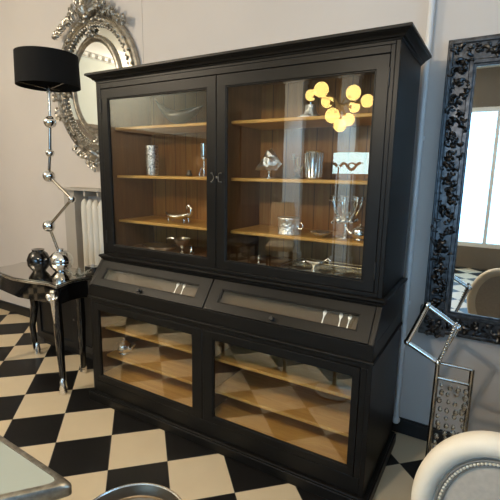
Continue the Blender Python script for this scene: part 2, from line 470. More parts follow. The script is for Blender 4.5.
# wedge-shaped cheeks at both ends
for a, b_ in ((-2.0097, -1.982), (-.018, .0097)):
    q = [(-.139, .886), (-.139, .8894), (-.0179, 1.0464), (D, 1.0464), (D, .886)]
    ck = MB(); ck.loft([[(a, y, z) for y, z in q], [(b_, y, z) for y, z in q]])
    ck.build('lid_cheek', B, cab, .002)
y0, z0, y1, z1 = -.139, .8894, -.0179, 1.0464
sl = math.hypot(y1 - y0, z1 - z0); ey, ez = (y1 - y0) / sl, (z1 - z0) / sl
def lidmap(u, n, v): return (u, y0 + ey * v + ez * n, z0 + ez * v - ey * n)
vb = (.9333 - z0) / ez; vt = (1.002 - z0) / ez
for i, (x0, x1, a, b_) in enumerate(((-1.981, -1.002, -1.9117, -1.0849), (-.998, -.019, -.9151, -.0883))):
    f = MB(); f.frame((x0, x1, .002, sl - .002), (a, b_, vb, vt), 0, .018, lidmap)
    lid = f.build('slanted_lid', B, cab, .003)
    f = MB(); f.frame((a, b_, vb, vt), (a + .006, b_ - .006, vb + .006, vt - .006), .004, .015, lidmap)
    f.build('glazing_bead', B, lid, .0015)
    g = MB(); q = [lidmap(a + .001, .009, vb + .001), lidmap(b_ - .001, .009, vb + .001), lidmap(b_ - .001, .009, vt - .001), lidmap(a + .001, .009, vt - .001)]
    g.face(q); g.build('glass_pane', M['lidpane'], lid)
    kb = MB(); c = lidmap((x0 + x1) / 2 - .03, 0, vb * .42)
    kb.lathe([(.006, -.001), (.006, .010), (.0135, .015), (.0145, .021), (.011, .027), (.001, .029)], c, 18, (0, -ez, ey))
    kb.build('knob', M['iron'], lid)
    t = MB(); t.frame((x0 + .01, x1 - .01, .012, sl - .012), (a - .02, b_ + .02, vb - .02, vt + .02), .019, .055, lidmap)
    t.loft([[lidmap(x0 + .01, n, v) for n, v in ((.055, .012), (.055, sl - .012), (.062, sl - .012), (.062, .012))], [lidmap(x1 - .01, n, v) for n, v in ((.055, .012), (.055, sl - .012), (.062, sl - .012), (.062, .012))]])
    t.build('lined_tray', M['felt'], cab)
# cutlery lying under the lids
def spoon(x, tilt, label, group):
    vm = (vb + vt) / 2
    mb = MB()
    def P(a, n): return lidmap(x + math.sin(tilt) * a, n, vm + math.cos(tilt) * a)
    mb.tube([P(-.050 + .1 * i / 9, .0505) for i in range(10)], [.006, .0055, .004, .003, .003, .003, .004, .009, .011, .006], 10, .3)
    o = mb.build('teaspoon', M['hammered']); tag(o, label, 'spoon', group)
for x, tl, lb in ((-1.29, .05, 'left teaspoon of the pair under the left slanted lid'), (-1.235, -.04, 'right teaspoon of the pair under the left slanted lid')):
    spoon(x, tl, lb, 'teaspoons under the slanted lids')
for x, tl, lb in ((-.285, .03, 'teaspoon lying apart, left of two more under the right slanted lid'), (-.195, -.03, 'middle teaspoon of three under the right slanted lid'), (-.15, .04, 'rightmost teaspoon under the right slanted lid')):
    spoon(x, tl, lb, 'teaspoons under the slanted lids')
# deck behind the lids and waist moulding
dk = MB(); dk.box(-1.99, -.01, -.012, D, 1.03, 1.0464); dk.build('deck', B, cab)
three_sided([(-.03, 1.0464), (.006, 1.0464), (.014, 1.052), (.0145, 1.060), (.020, 1.064), (.026, 1.070), (.0265, 1.080), (.02, 1.0845), (-.03, 1.0845)], -2.0, 0.0, 0.0, D).build('waist_moulding', B, cab, .001)
# --- upper case
uc = MB()
uc.box(-2.0, -1.978, 0, D, 1.0845, 2.2802); uc.box(-.022, 0, 0, D, 1.0845, 2.2802)
uc.box(-1.978, -.022, .001, D, 2.262, 2.2802); uc.box(-1.978, -.022, .001, D, 1.0845, 1.105)
uc.box(-1.978, -1.957, .0, .03, 1.105, 2.262); uc.box(-.043, -.022, .0, .03, 1.105, 2.262)
uc.box(-1.957, -.043, .0, .03, 2.227, 2.262)
uc.build('upper_case', B, cab, .0025)
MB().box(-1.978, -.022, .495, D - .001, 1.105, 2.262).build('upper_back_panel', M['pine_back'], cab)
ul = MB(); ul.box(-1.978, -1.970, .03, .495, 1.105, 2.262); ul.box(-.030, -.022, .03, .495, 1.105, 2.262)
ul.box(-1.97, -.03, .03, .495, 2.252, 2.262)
ul.build('upper_lining', M['pine_side_shaded'], cab)
dv = MB(); dv.box(-1.02, -.98, .030, .495, 1.11, 2.252); dv.build('divider', M['pine_side_shaded'], cab, .002)
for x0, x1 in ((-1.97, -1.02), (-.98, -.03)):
    MB().box(x0, x1, .031, .495, 1.105, 1.115).build('cabinet_floor', M['pine_side_shaded'], cab)
    for z in (1.980, 1.645, 1.322):
        s_ = MB(); s_.box(x0, x1, .125, .495, z - .011, z + .009); s_.build('shelf', M['pine'], cab, .005)
d1 = door(-1.9564, -1.0015, 1.1075, 2.2248, -1.8957, -1.0654, 1.1601, 2.1604, 0.0)
d2 = door(-.9985, -.0436, 1.1075, 2.2248, -.9346, -.1043, 1.1601, 2.1604, 0.0)
for d, x, sgn in ((d1, -1.026, 1), (d2, -.961, -1)):
    h = MB()
    h.tube([(x + sgn * .016 * math.cos(a) , -.008 - .010 * abs(math.sin(a)), 1.655 + .026 * math.sin(a)) for a in [R(-90 + 180 * i / 12) for i in range(13)]], .0026, 8)
    h.ball((x, -.006, 1.681), .005, 10, 8); h.ball((x, -.006, 1.629), .005, 10, 8)
    h.build('bail_handle', M['pewter'], d)
ke = MB(); ke.lathe([(.001, 0), (.008, .001), (.008, .003), (.004, .005), (.001, .005)], (-.9935, 0, 1.655), 14, (0, -1, 0))
ke.build('key_plate', M['pewter'], d2)
for d, x in ((d1, -1.957), (d2, -.043)):
    for z in (2.12, 1.22):
        h = MB(); h.tube([(x, -.003, z - .038), (x, -.003, z + .038)], .0042, 10); h.ball((x, -.003, z + .041), .0045, 8, 6); h.ball((x, -.003, z - .041), .0045, 8, 6)
        h.build('hinge', M['iron'], d)
# --- cornice
three_sided([(-.05, 2.276), (.004, 2.276), (.008, 2.284), (.016, 2.286), (.020, 2.294), (.032, 2.302), (.040, 2.306), (.043, 2.310), (.0512, 2.312), (.0512, 2.3234), (.046, 2.327), (-.05, 2.327)], -2.0, 0.0, 0.0, D).build('cornice', B, cab, .0012)
MB().box(-1.97, -.03, .04, D, 2.315, 2.325).build('top_board', B, cab)

# ------------------------------------------------------------------ silver in the upper left compartment
SH1, SH2, SH3, FL = 1.989, 1.654, 1.331, 1.115
# crescent bowl
t = thing('crescent_bowl', 'dark pewter crescent shaped bowl with raised tips on the top left shelf', 'bowl', (-1.49, .27, SH1))
mb = MB(); rings = []
N = 25
for i in range(N):
    u = -1 + 2 * i / (N - 1)
    cx = -1.505 + .205 * u
    cz = SH1 + .074 + .085 * abs(u) ** 1.7 * (1.35 if u < 0 else .62)
    wv = max(.004, .060 * (1 - abs(u) ** 2.4)); hv = max(.005, .058 * (1 - abs(u) ** 2.2))
    rings.append([(cx, .27 + wv * math.cos(a), cz + hv * math.sin(a) * (1.0 if math.sin(a) < 0 else .55)) for a in [2 * PI * k / 16 for k in range(16)]])
mb.loft(rings); mb.build('bowl_body', M['pewter'], t)
mb = MB(); mb.lathe([(.045, .0005), (.045, .006), (.02, .010), (.014, .022), (.03, .032)], (-1.495, .27, SH1), 20); mb.build('foot', M['pewter'], t)
# hammered cylinder vase
mb = MB(); prof = [(.001, .0005), (.040, .0005), (.0425, .006)]
for i in range(11):
    prof += [(.0425, .008 + i * .0175), (.0455, .0165 + i * .0175)]
prof += [(.0425, .203), (.0425, .208), (.037, .208), (.037, .02), (.001, .02)]
mb.lathe(prof, (-1.69, .2, SH2), 24)
tag(mb.build('cylinder_vase', M['woven']), 'tall bright hammered silver cylinder vase on the middle left shelf', 'vase')
# candlestick with a pale cup
t = thing('candlestick', 'silver candlestick with curved stem and glass cup on the middle left shelf', 'candlestick', (-1.25, .22, SH2))
mb = MB(); mb.lathe([(.001, .0005), (.055, .0005), (.056, .005), (.02, .012), (.008, .022), (.007, .05), (.014, .058), (.007, .066), (.006, .10), (.016, .112), (.026, .118), (.026, .123), (.001, .123)], (-1.25, .22, SH2), 22)
mb.tube([(-1.29, .22, SH2 + .012), (-1.275, .22, SH2 + .05), (-1.25, .22, SH2 + .07)], [.006, .004, .003], 8); mb.build('stem', M['silver'], t)
mb = MB(); mb.lathe([(.022, .1235), (.024, .13), (.024, .215), (.021, .215), (.021, .13), (.001, .13)], (-1.25, .22, SH2), 20); mb.build('candle_cup', M['crystal'], t)
# small dark pot next to it
mb = MB(); mb.lathe([(.001, .0005), (.018, .0005), (.022, .012), (.014, .03), (.016, .04), (.001, .044)], (-1.44, .3, SH2), 16)
tag(mb.build('small_pot', M['pewter']), 'tiny dark pewter pot between cylinder vase and candlestick', 'pot')
# footed dish with swan neck handle
t = thing('footed_dish', 'silver boat shaped footed dish with high scrolled handle on the lower left shelf', 'dish', (-1.46, .21, SH3))
mb = MB(); rings = []
for i in range(17):
    u = -1 + i / 8; cx = -1.475 + .105 * u; r = max(.004, .052 * (1 - abs(u) ** 2.6)); z = SH3 + .050 + .02 * u * u
    rings.append([(cx, .21 + r * math.cos(a), z + .026 * (1 - u * u * .8) * min(math.sin(a), .8)) for a in [2 * PI * k / 14 for k in range(14)]])
mb.loft(rings); mb.build('dish_body', M['silver'], t)
mb = MB(); mb.tube([(-1.38, .21, SH3 + .05), (-1.355, .21, SH3 + .075), (-1.352, .21, SH3 + .105), (-1.372, .21, SH3 + .130), (-1.392, .21, SH3 + .120), (-1.388, .21, SH3 + .102)], [.009, .012, .012, .010, .008, .005], 10); mb.build('handle', M['silver'], t)
for x in (-1.54, -1.40):
    for y in (.185, .235):
        mb = MB(); mb.tube([(x, y, SH3 + .035), (x + .006, y, SH3 + .018), (x, y, SH3 + .006)], [.006, .004, .005], 8); mb.build('foot', M['silver'], t)
mb = MB()
for i in range(14): mb.ball((-1.57 + .19 * i / 13, .21 - .044 * math.sin(PI * (i + .5) / 14), SH3 + .052 + .018 * ((i - 6.5) / 6.5) ** 2), .0065, 8, 6)
mb.build('beaded_rim', M['silver'], t)
# things standing on the cabinet floor, left
def oval_tray(name, label, x, y, z, rx, ry, mat, rim=.012):
    mb = MB(); mb.lathe([(.001, .0008), (.80, .0008), (.98, .35 * rim), (1.0, rim), (.97, rim), (.80, .004), (.001, .004)], (0, 0, 0), 40)
    for v in mb.b.verts: v.co.x *= rx; v.co.y *= ry
    mb.xform(Matrix.Translation((x, y, z)))
    return tag(mb.build(name, mat), label, 'tray')
oval_tray('oval_tray', 'oval silver tray lying at the left end of the cabinet floor', -1.70, .26, FL, .15, .10, M['silver'], .03)
t = thing('footed_bowl', 'small silver footed bowl below the lower left shelf', 'bowl', (-1.46, .24, FL))
mb = MB(); mb.lathe([(.001, .0008), (.035, .0008), (.036, .005), (.010, .014), (.010, .035), (.03, .05), (.058, .085), (.062, .105), (.058, .105), (.05, .08), (.02, .055), (.001, .052)], (-1.46, .24, FL), 26); mb.build('bowl_body', M['silver'], t)
mb = MB(); mb.tube([(-1.52, .24, FL + .095), (-1.56, .24, FL + .100), (-1.60, .24, FL + .092), (-1.61, .24, FL + .085)], [.004, .005, .006, .003], 8); mb.build('handle', M['silver'], t)
mb = MB(); mb.lathe([(.001, .0008), (.016, .0008), (.02, .02), (.012, .045), (.006, .06), (.009, .07), (.001, .076)], (-1.345, .2, FL), 18)
tag(mb.build('cruet', M['silver']), 'little silver cruet right of the footed bowl on the cabinet floor', 'cruet')

# ------------------------------------------------------------------ silver in the upper right compartment
t = thing('domed_stand', 'stepped chrome pedestal stand on the top right shelf', 'stand', (-.52, .24, SH1))
mb = MB(); mb.lathe([(.001, .0005), (.082, .0005), (.082, .008), (.060, .012), (.057, .020), (.040, .026), (.032, .050), (.030, .075), (.001, .077)], (-.52, .24, SH1), 32); mb.build('pedestal', M['hammered'], t)
mb = MB(); mb.lathe([(.001, .077), (.012, .078), (.014, .088), (.001, .098)], (-.52, .24, SH1), 16); mb.build('finial', M['chrome'], t)
# shell dish on foot
t = thing('shell_dish', 'silver nautilus shell cup on a stem, middle right shelf', 'cup', (-.765, .22, SH2))
mb = MB(); mb.lathe([(.001, .0005), (.032, .0005), (.032, .004), (.008, .010), (.006, .028), (.012, .036), (.006, .044), (.012, .056), (.001, .056)], (-.765, .22, SH2), 20); mb.build('stem', M['silver'], t)
mb = MB(); rings = []
for i in range(27):
    u = i / 26; x_ = -.84 + .145 * u
    hgt = .012 + .066 * math.sin(PI * min(1, u * 1.08)) ** .8 * (1 - .25 * u) + .020 * math.exp(-((u - .45) / .12) ** 2)
    ring = []
    for k in range(24):
        a_ = 2 * PI * k / 24; rip = 1 + .09 * math.sin(9 * a_ + 5 * u) + .05 * math.sin(22 * u)
        up = math.sin(a_)
        ring.append((x_ + .018 * up, .22 + .055 * math.sin(PI * min(.97, max(.06, u))) * math.cos(a_) * rip, SH2 + .076 + (hgt * 1.05 if up > 0 else .026) * up * rip))
    rings.append(ring)
mb.loft(rings)
mb.build('shell', M['hammered'], t)
# tall vase
mb = MB(); mb.lathe([(.001, .0005), (.046, .0005), (.048, .006), (.044, .012), (.050, .15), (.055, .158), (.052, .160), (.046, .15), (.042, .014), (.001, .014)], (-.49, .25, SH2), 28)
for k in range(16):
    a = 2 * PI * k / 16; mb.tube([(-.49 + .0455 * math.cos(a), .25 + .0455 * math.sin(a), SH2 + .014), (-.49 + .0505 * math.cos(a), .25 + .0505 * math.sin(a), SH2 + .148)], .005, 6)
tag(mb.build('fluted_vase', M['silver']), 'straight fluted silver vase right of the shell cup', 'vase')
def candelabra(label, x, y, z, h, sp, arms, mat, name='candelabra', r=.005, group=None):
    t = thing(name, label, 'candelabra', (x, y, z), group)
    mb = MB(); mb.lathe([(.001, .0005), (.05 * h / .2, .0005), (.05 * h / .2, .006), (.018, .014), (.007, .03), (.011, h * .3), (.006, h * .36), (.009, h * .6), (.006, h * .8), (.012, h * .86), (.001, h * .88)], (x, y, z), 18); mb.build('stem', mat, t)
    for k in range(arms):
        a = 2 * PI * k / arms + .35; dx, dy = math.cos(a), math.sin(a)
        P = [(x + dx * sp * q, y + dy * sp * q * .8, z + h * zz) for q, zz in ((0, .55), (.25, .42), (.5, .40), (.8, .55), (1, .74), (.92, .82))]
        mb = MB(); mb.tube(P, [r * 1.2, r * 1.2, r, r, r * .9, r * .7], 8); mb.ball((P[2][0], P[2][1], P[2][2] - .012), r * 2.2, 8, 6)
        mb.lathe([(.001, 0), (r * 3.2, .002), (r * 3.4, .006), (r * 1.6, .008), (r * 1.8, .028), (r * 2.4, .03), (.001, .03)], (x + dx * sp, y + dy * sp * .8, z + h * .76), 14)
        mb.build('arm', mat, t)
    return t
candelabra('small brassy candelabra between the shell cup and the fluted vase', -.615, .30, SH2, .15, .05, 3, M['brass'])
candelabra('small aged brass candelabra at the right end of the middle right shelf', -.17, .30, SH2, .15, .05, 4, M['brass'])
# silver tin
t = thing('silver_tin', 'round engraved silver tin with side ring on the lower right shelf', 'tin', (-.61, .19, SH3))
mb = MB(); mb.lathe([(.001, .0005), (.062, .0005), (.065, .006), (.062, .012), (.062, .088), (.066, .094), (.064, .100), (.001, .102)], (-.61, .19, SH3), 32); mb.build('tin_body', M['hammered'], t)
mb = MB(); mb.tube([(-.61 + .064 + .016 * (1 - math.cos(a)), .18, SH3 + .055 + .018 * math.sin(a)) for a in [2 * PI * k / 14 for k in range(15)]], .003, 8); mb.build('ring', M['silver'], t)
# crystal-hung candelabra
t = candelabra('tall silver candelabra hung with drops on the lower right shelf', -.29, .27, SH3, .27, .085, 7, M['silver'], r=.009)
mb = MB(); random.seed(4)
for k in range(26):
    a = random.random() * 2 * PI; rr = random.uniform(.03, .085)
    mb.ball((-.29 + rr * math.cos(a), .27 + rr * .7 * math.sin(a), SH3 + random.uniform(.07, .19)), .007, 8, 6, (1, 1, 1.4))
mb.build('crystal_drops', M['crystal'], t, kind='stuff')
# teapot builder
def teapot(label, x, y, z, r, mat, sgn=1):
    t = thing('teapot', label, 'teapot', (x, y, z))
    mb = MB(); mb.lathe([(.001, .0008), (r * .62, .0008), (r * .66, r * .08), (r * .55, r * .16), (r * .9, r * .5), (r, r * .85), (r * .85, r * 1.25), (r * .5, r * 1.45), (r * .46, r * 1.5), (.001, r * 1.5)], (x, y, z), 26); mb.build('body', mat, t)
    mb = MB(); mb.lathe([(r * .5, r * 1.5), (r * .4, r * 1.62), (r * .12, r * 1.72), (r * .08, r * 1.8), (r * .14, r * 1.9), (.001, r * 1.96)], (x, y, z), 20); mb.build('lid', mat, t)
    mb = MB(); mb.tube([(x + sgn * r * .85, y, z + r * .7), (x + sgn * r * 1.3, y, z + r * .85), (x + sgn * r * 1.55, y, z + r * 1.25), (x + sgn * r * 1.8, y, z + r * 1.45)], [r * .22, r * .17, r * .11, r * .09], 12); mb.build('spout', mat, t)
    mb = MB(); mb.tube([(x - sgn * r * (.8 + .62 * math.sin(a)), y, z + r * (.85 + .5 * math.cos(a))) for a in [PI * k / 10 for k in range(11)]], r * .075, 8); mb.build('handle', mat, t)
    return t
teapot('round silver teapot at the right end of the lower right shelf', -.185, .2, SH3, .048, M['silver'], -1)
# low glass-like dish next to it
mb = MB(); mb.lathe([(.001, .0008), (.03, .0008), (.06, .022), (.066, .03), (.06, .028), (.03, .008), (.001, .008)], (-.41, .2, SH3), 24)
tag(mb.build('coupe_dish', M['crystal']), 'shallow clear coupe dish between silver tin and candelabra', 'dish')
# rectangular tray on the cabinet floor, right
t = thing('gallery_tray', 'large rectangular silver tray with raised rim on cabinet floor, right', 'tray', (-.40, .25, FL))
mb = MB()
def rrect(cx, cy, hx, hy, r, z, n=6):
    pts = []
    for (sx, sy, a0) in ((1, 1, 0), (-1, 1, 90), (-1, -1, 180), (1, -1, 270)):
        for i in range(n + 1):
            a = R(a0 + 90 * i / n); pts.append((cx + sx * (hx - r) + r * math.cos(a), cy + sy * (hy - r) + r * math.sin(a), z))
    return pts
mb.loft([rrect(-.40, .25, .235, .17, .05, FL + .0008), rrect(-.40, .25, .24, .175, .05, FL + .004), rrect(-.40, .25, .225, .16, .045, FL + .005)]); mb.build('tray_floor', M['silver'], t)
mb = MB(); P = rrect(-.40, .25, .245, .18, .05, FL + .028); mb.tube(P + [P[0]], .005, 8); P = rrect(-.40, .25, .242, .177, .05, FL + .010); mb.tube(P + [P[0]], .004, 8); mb.build('gallery_rim', M['silver'], t)
t = thing('sauce_boat', 'silver sauce boat standing in the large rectangular tray', 'sauce boat', (-.47, .27, FL + .0055))
mb = MB(); rings = []
for i in range(13):
    u = -1 + i / 6; r = max(.003, .032 * (1 - abs(u) ** 2.5))
    rings.append([(-.47 + .07 * u, .27 + r * math.cos(a), FL + .05 + .012 * u * u + .024 * (1 - .6 * u * u) * min(math.sin(a), .3)) for a in [2 * PI * k / 12 for k in range(12)]])
mb.loft(rings); mb.lathe([(.001, .006), (.026, .006), (.010, .014), (.014, .03)], (-.47, .27, FL), 18); mb.build('boat_body', M['silver'], t)
mb = MB(); mb.tube([(-.405, .27, FL + .062), (-.385, .27, FL + .082), (-.37, .27, FL + .07), (-.38, .27, FL + .05)], .0035, 8); mb.build('handle', M['silver'], t)
mb = MB(); mb.lathe([(.001, .0008), (.02, .0008), (.021, .005), (.006, .010), (.012, .028), (.005, .040), (.011, .052), (.004, .064), (.006, .07), (.001, .078)], (-.79, .16, FL), 18)
tag(mb.build('silver_figure', M['silver']), 'small turned silver figure at the left of the right cabinet floor', 'figurine')

# ------------------------------------------------------------------ teapot behind the lower left door
teapot('round silver teapot behind the lower left cabinet door', -1.87, .04, .328, .062, M['silver'], 1)

# ------------------------------------------------------------------ oval mirror on the back wall
random.seed(11)
mc = (-2.75, YB, 2.42); MA, MBb = .535, .60
om = thing('oval_mirror', 'oval wall mirror in ornate silver frame with scrolled crown behind the lamp', 'mirror', (mc[0], YB - .03, 1.66))
mb = MB(); mb.ellipse_sweep(mc, MA - .085, MBb - .085, [(0, .002), (.085, .002), (.095, .02), (.085, .045), (.066, .052), (.055, .042), (.045, .060), (.028, .064), (.015, .048), (.006, .05), (-.006, .035), (-.006, .012)]); mb.build('outer_frame', M['old_silver'], om)
mb = MB()
rings = [[(mc[0] + (a) * math.cos(2 * PI * k / 72), mc[1] - y, mc[2] + (b_) * math.sin(2 * PI * k / 72)) for k in range(72)] for a, b_, y in ((MA - .085, MBb - .085, .004), (MA - .088, MBb - .088, .016), (.30, .40, .019))]
V = [[mb.b.verts.new(p) for p in r] for r in rings]
for A_, B_ in ((V[0], V[1]), (V[1], V[2])):
    for k in range(72): mb.b.faces.new((A_[k], A_[(k + 1) % 72], B_[(k + 1) % 72], B_[k]))
mb.build('mirror_border', M['mirror'], om, smooth=False)
mb = MB(); mb.ellipse_sweep(mc, .285, .385, [(-.018, .012), (.0, .030), (.012, .040), (.026, .036), (.034, .044), (.046, .034), (.046, .012)]); mb.build('inner_frame', M['old_silver'], om)
mb = MB(); mb.loft([[(mc[0] + .27 * math.cos(2 * PI * k / 72), mc[1] - y, mc[2] + .37 * math.sin(2 * PI * k / 72)) for k in range(72)] for y in (.012, .022)]); mb.build('mirror_glass', M['mirror'], om, smooth=False)
mb = MB()
n = 84
for k in range(n):
    a = 2 * PI * k / n
    mb.ball((mc[0] + (MA - .097) * math.cos(a), mc[1] - .036, mc[2] + (MBb - .097) * math.sin(a)), .0125, 8, 6)
mb.build('beading', M['old_silver'], om, kind='stuff')
mb = MB()
n = 60                                                          # running leaves on the frame and its outer edge
for k in range(n):
    a = 2 * PI * k / n
    p = (mc[0] + (MA - .052) * math.cos(a), mc[1] - .05, mc[2] + (MBb - .052) * math.sin(a))
    mb.scroll(p, a + PI / 2 + random.uniform(-.3, .3), .052, random.choice((1, -1)), r0=.17)
mb.build('leaf_running', M['old_silver'], om)
def crest(cx, cz, sgn, W_, H_, rows, seed):
    random.seed(seed)
    mb = MB(); y = YB - .055
    for sx in (1, -1):
        for i in range(rows):
            f = i / (rows - 1)
            for j in range(7):
                q = random.random()
                px = cx + sx * W_ * (f + random.uniform(-.04, .04)); pz = cz + sgn * (H_ * (1 - f) ** 1.2 * (j / 6.2) - .10 * f * f * W_ / .4)
                mb.scroll((px, y - random.uniform(0, .02), pz), (PI / 2 if sgn > 0 else -PI / 2) - sx * sgn * (.3 + .9 * f) + random.uniform(-.5, .5), random.uniform(.05, .085), random.choice((1, -1)), r0=.135)
    for j in range(7):                                           # fan shell in the middle
        a = (PI / 2 if sgn > 0 else -PI / 2) + (j - 3) * .36
        L = H_ * (.62 if j != 3 else .72)
        mb.tube([(cx, y - .01, cz), (cx + math.cos(a) * L * .5, y - .04, cz + math.sin(a) * L * .5), (cx + math.cos(a) * L, y - .012, cz + math.sin(a) * L)], [.012, .026, .014], 8)
        mb.ball((cx + math.cos(a) * L, y - .014, cz + math.sin(a) * L), .017, 10, 8)
    mb.ball((cx, y - .03, cz), .03, 12, 8)
    return mb
crest(mc[0] - .02, mc[2] + MBb - .04, 1, .40, .24, 9, 3).build('crown_ornament', M['old_silver'], om)
crest(mc[0] - .03, mc[2] - MBb + .03, -1, .22, .13, 5, 5).build('bottom_ornament', M['old_silver'], om)
mb = MB(); random.seed(7)
for a0 in (152, 168, 186, 200, 330, 346):                                 # little clusters at the shoulders
    a = R(a0)
    for j in range(6):
        mb.scroll((mc[0] + (MA + .01) * math.cos(a) , YB - .04, mc[2] + (MBb + .01) * math.sin(a) + random.uniform(-.03, .03)), a + random.uniform(-1.2, 1.2), random.uniform(.05, .075), random.choice((1, -1)))
    mb.build('shoulder_ornament', M['old_silver'], om); mb = MB()
for a0, nm in ((95, 1), (182, 2), (0, 3), (270, 4)):                     # sprays that lie on the mirrored border
    a = R(a0); px = mc[0] + .385 * math.cos(a); pz = mc[2] + .462 * math.sin(a)
    mb = MB()
    for j in range(7):
        an = a + PI / 2 + (j - 3) * .85
        mb.scroll((px, YB - .024, pz), an, .075, 1 if j % 2 else -1, r0=.17)
    mb.ball((px, YB - .04, pz), .022, 12, 8)
    mb.build('border_spray', M['old_silver'], om)

# ------------------------------------------------------------------ shelf and radiator on the back wall
t = thing('radiator_shelf', 'painted grey-beige shelf with side board above the white radiator', 'shelf', (-2.75, .55, .6))
mb = MB(); mb.box(-3.14, -2.2, .46, YB, 1.50, 1.522); mb.build('shelf_board', M['rad_grey'], t, .003)
mb = MB(); mb.box(-3.12, -2.97, .50, YB, .106, 1.50); mb.build('side_board', M['rad_grey'], t, .003)
for x in (-2.80, -2.62, -2.40):
    mb = MB(); mb.box(x - .012, x + .012, .48, YB, 1.45, 1.50); mb.build('bracket', M['rad_grey'], t, .003)
t = thing('radiator', 'white column radiator under the wall shelf left of the cabinet', 'radiator', (-2.55, .58, .001))
for i in range(9):
    x = -2.90 + i * .078
    mb = MB(); rings = []
    for (r, z) in ((.012, .57), (.028, .60), (.033, .66), (.033, 1.34), (.028, 1.39), (.012, 1.42)):
        rings.append([(x + r * math.cos(a), .565 + r * 1.25 * math.sin(a), z) for a in [2 * PI * k / 14 for k in range(14)]])
    mb.loft(rings); mb.build('column', M['radiator'], t)
for z in (.64, 1.35):
    mb = MB(); mb.tube([(-2.93, .565, z), (-2.24, .565, z)], .016, 10); mb.build('header_pipe', M['radiator'], t)
for x in (-2.84, -2.37): MB().box(x - .01, x + .01, .55, .58, .001, .6).build('foot', M['radiator'], t)

# ------------------------------------------------------------------ console table, lamp, glass dish
CT = .85
t = thing('console_table', 'glossy black console table with silver trim and carved leg caps', 'table', (-2.75, .0, 0))
def console_outline(z, g=0.0):
    cs = [(-2.27 + g, -.215 - g), (-2.30 + g, -.14), (-2.325 + g, -.04), (-2.31 + g, .05), (-2.28 + g, .12 + g), (-2.5, .23 + g), (-2.95, .23 + g), (-3.25 - g, .12 + g), (-3.21 - g, .03), (-3.21 - g, -.08), (-3.25 - g, -.215 - g), (-3.15, -.195 - g), (-2.95, -.225 - g), (-2.76, -.25 - g), (-2.57, -.225 - g), (-2.40, -.190 - g), (-2.33, -.205 - g)]
    return [(x, y, z) for x, y in cs]
mb = MB(); mb.loft([console_outline(CT - .026), console_outline(CT)]); mb.build('table_top', M['gloss_black'], t, .003)
mb = MB(); mb.loft([console_outline(CT - .014, .006), console_outline(CT - .004, .006)]); mb.loft([console_outline(CT - .024, .002), console_outline(CT - .018, .002)]); mb.build('silver_edging', M['silver'], t, .002)
mb = MB(); mb.loft([console_outline(CT - .17, -.03), console_outline(CT - .026, -.03)]); mb.build('apron', M['gloss_black'], t, .004)
mb = MB(); mb.loft([console_outline(CT, -.012), console_outline(CT + .0012, -.013)]); mb.build('top_panel', M['top_mirror'], t)
def console_leg(x, y, sx, sy, curve):
    P = [(x, y, CT - .03), (x + sx * .012, y + sy * .012, CT - .2), (x + sx * curve * .35, y + sy * curve * .3, CT - .38), (x - sx * curve * .10, y - sy * curve * .1, .28), (x + sx * .01, y + sy * .0, .075), (x + sx * .03, y + sy * .02, .004)]
    L = MB(); L.tube(P, [.034, .032, .034, .027, .022, .024], 12)
    leg = L.build('leg', M['gloss_black'], t)
    c = MB(); c.lathe([(.03, .0), (.040, -.012), (.034, -.022), (.042, -.04), (.044, -.07), (.036, -.10), (.028, -.13), (.029, -.15), (.019, -.20), (.010, -.25), (.001, -.27)], (x + sx * .010, y + sy * .036, CT - .028), 14, None, .62, .62)
    for k in range(8):
        a = 2 * PI * k / 8; c.scroll((x + sx * .01 + .020 * math.cos(a), y + sy * .040 + .014 * math.sin(a), CT - .06), -PI / 2 + .4 * math.cos(a), .06, 1 if k % 2 else -1, r0=.14)
    c.build('carved_cap', M['silver'], leg)
    c = MB(); c.lathe([(.001, .0012), (.030, .0012), (.032, .012), (.026, .03), (.030, .045), (.024, .075), (.022, .105), (.010, .125)], (x + sx * .026, y + sy * .016, 0), 14); c.build('foot_cap', M['silver'], leg)
console_leg(-2.295, -.20, 1, -1, .01)
console_leg(-3.225, -.20, -1, -1, .01)
console_leg(-2.42, .09, -.6, .6, .09)
console_leg(-3.10, .09, .6, .6, .09)
# black low cupboard filling the dark area behind the console
t = thing('low_cupboard', 'low plain black cupboard on the floor behind the console table', 'cupboard', (-2.68, .38, 0))
mb = MB(); mb.box(-3.32, -2.07, .27, .48, .06, .66); mb.box(-3.28, -2.11, .29, .47, .0012, .06); mb.build('body', M['base'], t, .004)
mb = MB(); mb.box(-3.335, -2.055, .258, .49, .66, .685); mb.build('top', M['base'], t, .004)
for a in (-3.31, -2.69):
    mb = MB(); mb.frame((a, a + .61, .08, .64), (a + .06, a + .55, .14, .58), .252, .2695); d_ = mb.build('door', M['base'], t, .003)
    mb = MB(); mb.ball((a + (.58 if a < -3 else .03), .245, .36), .010, 12, 8); mb.build('knob', M['pewter'], d_)
# zigzag lamp
lj = [(-2.635, .10, .945), (-2.778, .10, 1.22), (-2.458, .10, 1.46), (-2.731, .10, 1.634), (-2.697, .10, 1.817), (-2.67, .10, 2.055), (-2.66, .10, 2.30)]
t = thing('table_lamp', 'tall table lamp with zigzag chrome rods and balls under black drum shade', 'lamp', (-2.645, .10, CT + .0015))
mb = MB()
for a, b_ in zip(lj[:-1], lj[1:]): mb.tube([a, b_], .011, 12)
mb.build('rod', M['smoke_chrome'], t)
for p, r in ((lj[1], .050), (lj[2], .030), (lj[3], .048), (lj[4], .034), (lj[5], .048)):
    mb = MB(); mb.ball(p, r, 24, 14); mb.build('ball', M['chrome'], t)
mb = MB(); mb.lathe([(.001, .0008), (.052, .0008), (.070, .018), (.088, .045), (.094, .068), (.090, .072), (.094, .076), (.094, .092), (.090, .096), (.094, .100), (.088, .125), (.068, .152), (.045, .168), (.03, .172), (.028, .185), (.016, .192), (.001, .194)], (-2.645, .10, CT + .0015), 32); mb.build('base', M['chrome'], t)
